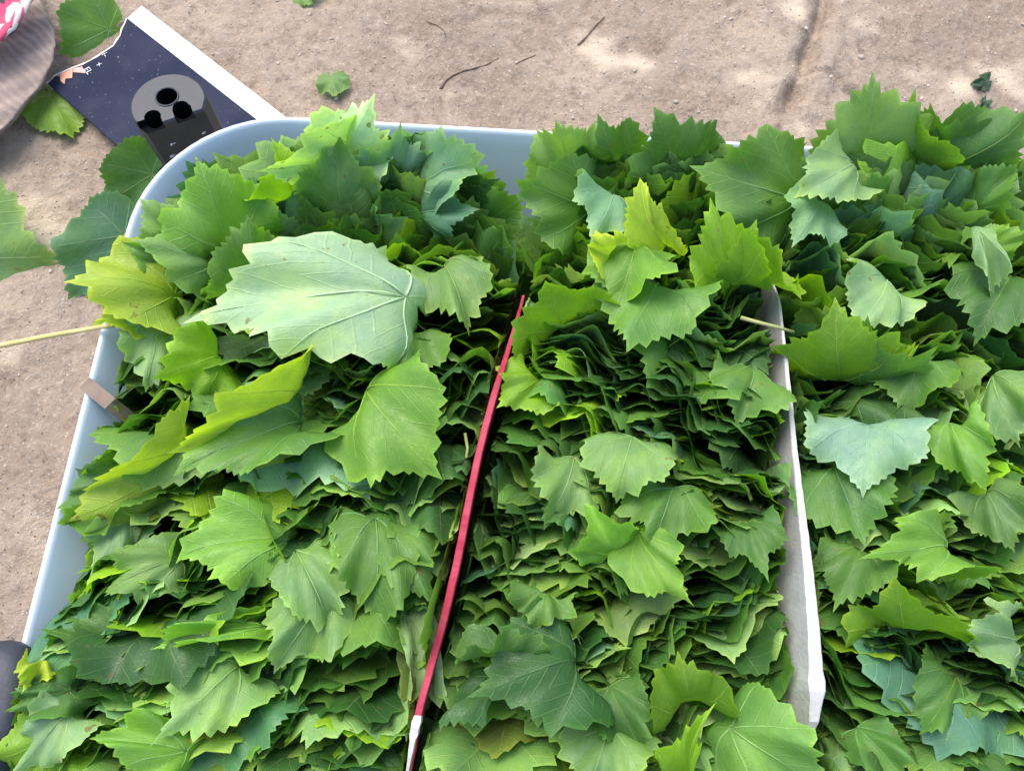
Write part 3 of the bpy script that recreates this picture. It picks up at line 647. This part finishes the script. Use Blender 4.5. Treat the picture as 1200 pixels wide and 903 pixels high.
# ---- leaves on the ground
def gl(label, j, t, w, tint, stem=None, dz=.006, tz=.006, **kw):
    zj = GZ(*un(*j, 0)[:2]); zt = GZ(*un(*t, 0)[:2])
    return Hs(label, (*j, zj+dz), (*t, zt+tz), w, tint, stem=stem, **kw)
gl('large light green leaf lying on the earth at the left edge', (-52, 306), (62, 300), 1.12, 'light', kv=.2, dz=.012, tz=.008, mul=.75, rip=.005)
gl('blue-green leaf lying on the earth beside the left tub corner', (146, 276), (84, 346), .72, 'blue', kv=.3, dz=.02, mul=.9, stem=[(150, 272, .02), (150, 285, .03), (158, 305, .04)])
gl('crumpled dark green leaf wedged against the tub corner', (178, 205), (128, 236), 1.0, 'mid', kv=.5, ku=.6, dz=.03, tz=.012)
gl('leaf lying on the earth half under the dark torn board', (128, 35), (72, 62), .95, 'green', kv=.2, dz=.007, tz=.01)
gl('small green leaf half under the lower edge of the dark board', (58, 112), (84, 158), .8, 'lime', kv=.4, dz=.008, tz=.008, mul=.75)
gl('small leaf lying alone on the earth behind the back rim', (389, 92), (394, 113), .9, 'light', kv=.4, mul=.8, dz=.008, tz=.01, veins=False)
gl('leaf cut off by the top edge of the photo', (350, -14), (366, 4), .9, 'green', kv=.2, veins=False)
gl('dark leaf scrap on the earth at the upper right', (1157, 95), (1142, 100), .62, 'blue', kv=.3, mul=.45, veins=False)
gl('tiny dark leaf scrap just above the right column', (1156, 119), (1150, 127), .6, 'blue', kv=.3, mul=.45, veins=False)

# ------------------------------------------------------------------ dividers
def divider(name, label, y_a, y_b, xf, top, depth, th, lean, mat, tear, cat='divider'):
    """upright sheet between two columns; top(y) is the height of its upper edge"""
    root = empty(name, (xf((y_a+y_b)/2), (y_a+y_b)/2, .03)); tag(root, label, cat)
    ys = np.linspace(y_a, y_b, 70); V = []; F_ = []; rg = np.random.default_rng(3)
    for y in ys:
        z1 = top(y)+rg.normal(0, .0002); x = xf(y)+rg.normal(0, .00008); t_ = th(y)/2; z0 = .03; b = lean*(z1-z0)
        V += [(x-t_, y, z1-.0008), (x-t_*.8, y, z1), (x+t_*.8, y, z1), (x+t_, y, z1-.0008), (x+t_+b, y, z0), (x-t_+b, y, z0)]
    for i in range(len(ys)-1):
        for k in range(6): F_.append((i*6+k, i*6+(k+1) % 6, (i+1)*6+(k+1) % 6, (i+1)*6+k))
    F_ += [tuple(range(6)), tuple((len(ys)-1)*6+k for k in reversed(range(6)))]
    c = np.array(root.location)
    mesh_obj('sheet', [np.array(v)-c for v in V], F_, mat, root, smooth=False)
    if tear:
        n = len(tear); V = []
        for (y, dz, hw) in tear:
            x = xf(y); z = dz; V += [(x-hw, y, z), (x+hw, y, z), (x+hw, y, z-.012), (x-hw, y, z-.012)]
        F_ = [(i*4+k, i*4+(k+1) % 4, (i+1)*4+(k+1) % 4, (i+1)*4+k) for i in range(n-1) for k in range(4)]+[(0, 1, 2, 3), tuple((n-1)*4+k for k in reversed(range(4)))]
        mesh_obj('torn_edge', [np.array(v)-c for v in V], F_, MAT_TORN if mat is MAT_RED else MAT_FOAM, root, smooth=False)
    return root
rt_top = lambda y: float(np.interp(y, [-.11, -.062, -.046, -.036, -.02, .1, .2, .26, .30], [.18, .20, .212, .242, .246, .256, .252, .235, .21]))
divider('cardboard_divider', 'red cardboard divider standing on edge between left and middle columns', -.11, .295, lambda y: x_red(y)+.0015*math.sin(y*30), rt_top, .2,
        lambda y: float(np.interp(y, [-.1, -.04, .05, .2, .28], [.0015, .0046, .0055, .005, .0025])), -.04, MAT_RED,
        [(-.088, .2, .0005), (-.07, .214, .0008), (-.058, .224, .0011), (-.05, .231, .0016), (-.045, .236, .0017), (-.041, .2385, .0027), (-.036, .2425, .0026), (-.033, .2436, .0030), (-.029, .2442, .0022)])
wt_top = lambda y: float(np.interp(y, [-.12, -.05, -.038, -.022, .0, .08, .2, .3, .34], [.15, .175, .208, .234, .244, .242, .236, .222, .20]))
divider('foam_divider', 'white foam board divider with torn pointed end between middle and right columns', -.11, .335, lambda y: X_WHITE+.001*math.sin(y*26)+float(np.interp(y, [-.1, -.02, .05], [-.004, .0, .0])), wt_top, .2,
        lambda y: float(np.interp(y, [-.1, -.04, -.015, -.003, .0, .004, .008, .012, .06, .16, .3], [.0015, .0025, .0075, .009, .011, .0125, .011, .0095, .0075, .0045, .002])), -.06, MAT_FOAM,
        None)

# ------------------------------------------------------------------ torn dark board, its strip, prints
BZ = .016
def bpt(px, py, z=BZ): return un(px, py, z)
board = empty('printed_board', un(150, 110, 0)); tag(board, 'torn dark navy printed board with a white border lying on the earth', 'board')
BO = np.array(board.location)
def prism(name, pts, zb, mat, parent, origin, bevel=0):
    """flat outline (already in the world) with thickness down to zb"""
    n = len(pts); V = [np.array(p)-origin for p in pts]+[np.array((p[0], p[1], p[2]-zb))-origin for p in pts]
    F_ = [tuple(range(n)), tuple(reversed(range(n, 2*n)))]+[(i, n+i, n+(i+1) % n, (i+1) % n) for i in range(n)]
    o = mesh_obj(name, V, F_, mat, parent, smooth=False)
    bm = bmesh.new(); bm.from_mesh(o.data); bmesh.ops.recalc_face_normals(bm, faces=bm.faces); bm.to_mesh(o.data); bm.free()
    return o
dirv = bpt(308, 147)-bpt(148, 22); dirv /= np.linalg.norm(dirv)
tear_px = [(149, 22), (146, 29), (143, 35), (141, 42), (137, 48), (133, 54), (127, 58), (121, 62), (114, 67), (106, 71), (97, 76), (88, 79), (80, 82), (72, 86), (65, 89), (60, 94), (56, 98)]
tear = [bpt(*p) for p in tear_px]
low_end = bpt(56, 98)+(bpt(165, 195)-bpt(56, 98))/np.linalg.norm(bpt(165, 195)-bpt(56, 98))*.335
prism('navy_panel', tear+[low_end, bpt(149, 22)+dirv*.40], .0035, MAT_BOARD, board, BO)
s0, s1 = bpt(149, 21.5, BZ+.0006), bpt(166, 7, BZ+.0006)
prism('white_border', [s0, s0+dirv*.40, s1+dirv*.385, s1], .0045, MAT_WHITE, board, BO)
lip = []
for i, p in enumerate(tear_px[:]): lip.append(bpt(p[0]-(.6 if i % 2 else 1.6), p[1]-(1.4 if i % 3 else .6), BZ-.0007))
prism('torn_edge', lip+[p+np.array((0, 0, -.0007)) for p in tear[::-1]], .002, MAT_TORN, board, BO)
prism('orange_print', [bpt(*p, BZ+.0007) for p in ((66, 89.5), (70, 89), (71, 95), (75.5, 98.8), (76.5, 92), (84.5, 91.5), (85, 80.5), (76, 84.5))], .0005, MAT_ORANGE, board, BO)
prism('pink_print', [bpt(*p, BZ+.0007) for p in ((85.4, 80.5), (96, 78), (100.5, 86), (92, 85), (85.4, 84.6))], .0005, MAT_PINKPRINT, board, BO)
MAT_INK = mat_simple('white_ink', (.62, .64, .68), (.4, .42, .46), 300, .7, .1)
def text(body, px, py, z, size, rot, mat, parent, origin, name='lettering'):
    cu = bpy.data.curves.new(name, 'FONT'); cu.body = body; cu.size = size; cu.extrude = .0002; cu.resolution_u = 3
    tmp = bpy.data.objects.new(name, cu); COL.objects.link(tmp)
    dg = bpy.context.evaluated_depsgraph_get(); me = bpy.data.meshes.new_from_object(tmp.evaluated_get(dg)); bpy.data.objects.remove(tmp)
    me.materials.clear(); me.materials.append(mat)
    o = link(bpy.data.objects.new(name, me), parent); o.location = un(px, py, z)-origin; o.rotation_euler = (0, 0, R_(rot))
    return o
text('EL', 97.5, 81.5, BZ+.0009, .011, -46, MAT_INK, board, BO)
text('x', 113, 76.5, BZ+.0009, .010, -20, MAT_INK, board, BO)
text('i-', 119, 64, BZ+.0009, .011, -48, MAT_INK, board, BO)

# ------------------------------------------------------------------ black post
def build_post():
    zt = .19; c = un(197, 121, zt); base = np.array((c[0], c[1], BZ+.002))
    root = empty('plastic_post', base); tag(root, 'black plastic post with three round bores standing on the dark board', 'post')
    h = zt-base[2]; R0 = .0355; rotz = R_(27)
    def outline(inset, n=26):
        pts = []
        for i in range(n+1):
            a = math.pi*(-.07+1.14*i/n); pts.append(((R0-inset)*math.cos(a), (R0-inset)*math.sin(a)))
        pts += [(-(R0-inset)*.80, -.020+inset), ((R0-inset)*.80, -.020+inset)]
        return pts
    prof = [(.0, 0), (.0, h-.002), (.0018, h)]; V = []; o_ = [outline(i) for i, _ in prof]; n = len(o_[0])
    for (ins, z), oo in zip(prof, o_): V += [(x, y, z) for x, y in oo]
    F_ = [(a*n+i, a*n+(i+1) % n, (a+1)*n+(i+1) % n, (a+1)*n+i) for a in range(2) for i in range(n)]+[tuple(reversed(range(n))), tuple(2*n+i for i in range(n))]
    body = mesh_obj('body', V, F_, MAT_POST, root, smooth=False); body.rotation_euler.z = rotz
    bm = bmesh.new(); bm.from_mesh(body.data); bmesh.ops.recalc_face_normals(bm, faces=bm.faces); bm.to_mesh(body.data); bm.free()
    def cutter(x, y, r, z0, z1):
        bm = bmesh.new(); bmesh.ops.create_cone(bm, cap_ends=True, segments=28, radius1=r, radius2=r, depth=z1-z0)
        bmesh.ops.translate(bm, verts=bm.verts, vec=(x, y, (z0+z1)/2)); me = bpy.data.meshes.new('c'); bm.to_mesh(me); bm.free()
        me.materials.append(MAT_BORE); o = link(bpy.data.objects.new('c', me), root); o.rotation_euler.z = rotz
        return o
    def box_cut(x0, x1, z0, z1):
        o = mesh_obj('c', [(x, y, z) for x in (x0, x1) for y in (-.03, -.0095) for z in (z0, z1)], [(0, 1, 3, 2), (4, 6, 7, 5), (0, 4, 5, 1), (2, 3, 7, 6), (0, 2, 6, 4), (1, 5, 7, 3)], MAT_BORE, root, False)
        o.rotation_euler.z = rotz; return o
    cuts = [cutter(.001, .0075, .0098, h-.05, h+.01), cutter(-.0175, -.0095, .0078, h-.03, h+.01), cutter(.0095, -.0095, .0078, h-.03, h+.01), box_cut(-.033, -.0105, h-.007, h+.01), box_cut(.0012, .0185, h-.007, h+.01)]
    for cu in cuts:
        m = body.modifiers.new('b', 'BOOLEAN'); m.operation = 'DIFFERENCE'; m.object = cu; m.solver = 'EXACT'; m.material_mode = 'TRANSFER'
    bpy.context.view_layer.update(); dg = bpy.context.evaluated_depsgraph_get()
    me = bpy.data.meshes.new_from_object(body.evaluated_get(dg)); body.modifiers.clear(); body.data = me; me.name = 'body'
    for cu in cuts: bpy.data.objects.remove(cu)
    me.materials.append(MAT_PLATE); mi = len(me.materials)-1
    for p in me.polygons:
        if p.normal.z > .5 and p.center.z > h-.003: p.material_index = mi
    # raised collar round the rear bore
    V = []; F_ = []; n = 28
    for i in range(n):
        a = 2*math.pi*i/n
        for r, z in ((.0099, h-.003), (.0099, h+.0008), (.0112, h+.0008), (.0115, h-.0005)): V.append((.001+r*math.cos(a), .0075+r*math.sin(a), z))
    F_ = [(i*4+k, i*4+k+1, ((i+1) % n)*4+k+1, ((i+1) % n)*4+k) for i in range(n) for k in range(3)]
    o = mesh_obj('collar', V, F_, MAT_PLATE, root); o.rotation_euler.z = rotz
    # pale scuffs on the front face
    rg = random.Random(4)
    for k in range(7):
        x = rg.uniform(-.022, .024); z = h-rg.uniform(.024, .075); sx = rg.uniform(.001, .0035); sz = rg.uniform(.0006, .0018); y = -.0204
        o = mesh_obj('scuff', [(x-sx, y, z-sz), (x-sx*.2, y, z-sz*1.3), (x+sx, y, z+sz*.4), (x+sx*.3, y, z+sz), (x-sx*.7, y, z+sz*.5)], [(0, 1, 2, 3, 4)], MAT_INK, root, smooth=False)
        o.rotation_euler.z = rotz
build_post()

# ------------------------------------------------------------------ cloths at the upper left
def cloth(name, label, cat, edge, zf, mat, thick, seed, n_in=14):
    """sheet bounded by the visible edge (world points), rising inwards, hem turned down"""
    edge = np.array(edge); cen = edge.mean(0)*.4+np.array(un(-60, 30, 0))*.6; m = len(edge); V = []; F_ = []
    for i in range(n_in+1):
        t = i/n_in
        for e in edge:
            p = e*(1-t)+cen*t; p = p.copy(); p[2] = zf(p[0], p[1], t); V.append(p)
    for i in range(n_in):
        for k in range(m-1): F_.append((i*m+k, i*m+k+1, (i+1)*m+k+1, (i+1)*m+k))
    hem = len(V)
    for k, e in enumerate(edge):
        p = V[k].copy(); p[2] -= thick; q = cen-p; q[2] = 0; p += q/np.linalg.norm(q)*.004; V.append(p)
    for k in range(m-1): F_.append((k+1, k, hem+k, hem+k+1))
    c = V[0].copy(); c[2] = 0
    o = mesh_obj(name, [v-c for v in V], F_, mat); o.location = c
    bm = bmesh.new(); bm.from_mesh(o.data); bmesh.ops.recalc_face_normals(bm, faces=bm.faces); bm.to_mesh(o.data); bm.free()
    return tag(o, label, cat)
def smooth_path(pts, n=60):
    pts = np.array(pts, float); d = np.concatenate([[0], np.cumsum(np.linalg.norm(np.diff(pts, axis=0), axis=1))]); t = np.linspace(0, d[-1], n)
    P = np.stack([np.interp(t, d, pts[:, i]) for i in range(2)], 1)
    for _ in range(6): P[1:-1] = (P[:-2]+2*P[1:-1]+P[2:])/4
    return P
g_px = smooth_path([(30, -50), (42, -6), (55, 14), (64, 34), (66, 50), (62, 72), (54, 90), (40, 110), (26, 126), (12, 142), (0, 156), (-30, 178), (-70, 190)])
def zg(x, y, t):
    f = x*.75+y*.66; q = x*.66-y*.75
    return .036+.03*t*(1-.3*t)+.0022*math.sin(f*330+4*math.sin(q*21))*min(t*3, 1)*(.4+.6*max(0, math.sin(q*30)))+.0012*math.sin(q*260)
cloth('grey_cloth', 'dusty grey-brown creased cloth hem at the upper left corner', 'cloth', [un(*p, .036) for p in g_px], zg, MAT_GREYCLOTH, .007, 1, 40)
p_px = smooth_path([(58, -50), (44, -12), (36, 4), (28, 18), (18, 32), (6, 44), (-8, 54), (-40, 66), (-80, 70)])
cloth('patterned_cloth', 'pink, white and black patterned cloth at the very corner, over the grey cloth', 'cloth', [un(*p, .075) for p in p_px], lambda x, y, t: .075+.035*t+.0015*math.sin(x*190)*math.sin(y*170), MAT_PINK, .006, 2)

# ------------------------------------------------------------------ dark bundle at the lower left
def build_bundle():
    c = un(-16, 842, .23); root = empty('dark_bundle', (c[0], c[1], .0)); tag(root, 'dark navy bundle with blue-grey top leaning over the rim at the bottom left corner', 'bundle')
    def blob(name, ax, ay, z0, z1, mat, ox, oy, pw=2.6, taper=.75):
        V = []; F_ = []; n = 28; lv = 9
        for k in range(lv):
            t = k/(lv-1); s = (1-t**2.2*(1-taper)) if k < lv-1 else taper*.8; z = z0+(z1-z0)*(t if k < lv-1 else 1.02)
            for i in range(n):
                a = 2*math.pi*i/n; cx = math.copysign(abs(math.cos(a))**(2/pw), math.cos(a)); cy = math.copysign(abs(math.sin(a))**(2/pw), math.sin(a))
                V.append((ox+ax*s*cx, oy+ay*s*cy, z))
        F_ = [(k*n+i, k*n+(i+1) % n, (k+1)*n+(i+1) % n, (k+1)*n+i) for k in range(lv-1) for i in range(n)]+[tuple(reversed(range(n))), tuple((lv-1)*n+i for i in range(n))]
        return mesh_obj(name, V, F_, mat, root)
    blob('body', .026, .05, 0, .226, MAT_NAVY, -.016, 0, 2.6, .9); blob('folded_top', .028, .046, .2215, .240, MAT_NAVY, -.002, .004, 2.4, .75)
    blob('patch', .018, .024, .238, .250, MAT_BLUEGREY, -.004, -.012, 2.4, .8)
build_bundle()

# ------------------------------------------------------------------ small things
o = ribbon('straw', [un(-40, 411, .17), un(0, 405, .18), un(30, 399, .19), un(60, 393, .2), (un(90, 388, .215)), un(118, 383, .228), un(150, 380, .235)], [.0024, .0024, .0022, .0021, .002, .0018, .0015], MAT_STRAW, None, 7)
tag(o, 'pale yellow stalk sticking out over the left rim', 'stalk')
st = [un(100, 449, .2225), un(128, 472, .2185)]; d = st[1]-st[0]; d /= np.linalg.norm(d); pr = np.cross(d, (0, 0, 1)); pr /= np.linalg.norm(pr)
V = []
for p, dz in ((st[0]-d*.004, -.014), (st[0], 0), (st[1], -.003), (st[1]+d*.012, -.02)):
    p = p+np.array((0, 0, dz)); V += [p-pr*.0055, p+pr*.0055, p+pr*.0055+(0, 0, .0016), p-pr*.0055+(0, 0, .0016)]
F_ = [(i*4+k, i*4+(k+1) % 4, (i+1)*4+(k+1) % 4, (i+1)*4+k) for i in range(3) for k in range(4)]+[(0, 1, 2, 3), (15, 14, 13, 12)]
o = mesh_obj('cardboard_strip', V, F_, MAT_BROWN, None, False); tag(o, 'small brown cardboard strip hooked over the left rim', 'cardboard')
def twig(label, px, r, mat=MAT_TWIG):
    P = []
    for x, y in px: q = un(x, y, 0); q[2] = GZ(q[0], q[1])+r*.6; P.append(q)
    tag(ribbon('twig', P, np.linspace(r, r*.5, len(P)), mat, None, 6), label, 'twig', 'twigs on the earth')
def stalk(label, pts, r=.0013):
    tag(ribbon('leaf_stalk', [un(*p) for p in pts], np.linspace(r, r*.7, len(pts)), MAT_STEM, None, 6), label, 'stalk')
stalk('pale green stalk crossing the top of the white divider', [(868, 372, .255), (890, 378, .258), (910, 383, .257), (930, 389, .252)], .0018)
stalk('thin stalk curling in the gap beside the red divider', [(545, 508, .235), (548, 525, .24), (545, 545, .238), (548, 560, .228)])
twig('dark curved twig lying on the earth behind the left column', [(516, 100), (522, 90), (530, 84), (542, 79), (556, 75), (570, 69), (584, 62)], .0017)
twig('thin twig on the earth right of the dark curved one', [(604, 70), (612, 66), (620, 61), (628, 58)], .001)
twig('pale twig pressed into the earth near the top edge', [(678, 48), (688, 38), (698, 28), (708, 19)], .0018, MAT_STRAW if False else MAT_TWIG)
twig('forked dry twig left of the dark curved one', [(500, 24), (512, 28), (520, 34), (522, 40)], .001)
def pebbles():
    rg = np.random.default_rng(8); V = []; F_ = []
    bm = bmesh.new(); bmesh.ops.create_icosphere(bm, subdivisions=1, radius=1); bm.verts.ensure_lookup_table()
    sv = np.array([v.co for v in bm.verts]); sf = [tuple(v.index for v in f.verts) for f in bm.faces]; bm.free()
    for k in range(2000):
        x = rg.uniform(-.8, .8); y = rg.uniform(-.2, 1.0)
        if TX0+.04 < x < TX1-.04 and TY0+.04 < y < TY1-.03: continue
        r = .0011*rg.lognormal(0, .5); r = min(r, .0042)
        q = sv*(1+rg.normal(0, .16, (len(sv), 1)))*np.array((rg.uniform(.8, 1.4), rg.uniform(.8, 1.2), rg.uniform(.5, .8)))*r
        a = rg.uniform(0, 6.28); q = np.stack([q[:, 0]*math.cos(a)-q[:, 1]*math.sin(a), q[:, 0]*math.sin(a)+q[:, 1]*math.cos(a), q[:, 2]], 1)
        b = len(V); V += list(q+np.array((x, y, GZ(x, y)+r*.15))); F_ += [tuple(b+i for i in f) for f in sf]
    o = mesh_obj('gravel', V, F_, MAT_STONE); tag(o, 'scattered grit and tiny stones on the dry earth', 'gravel', kind='stuff')
pebbles()
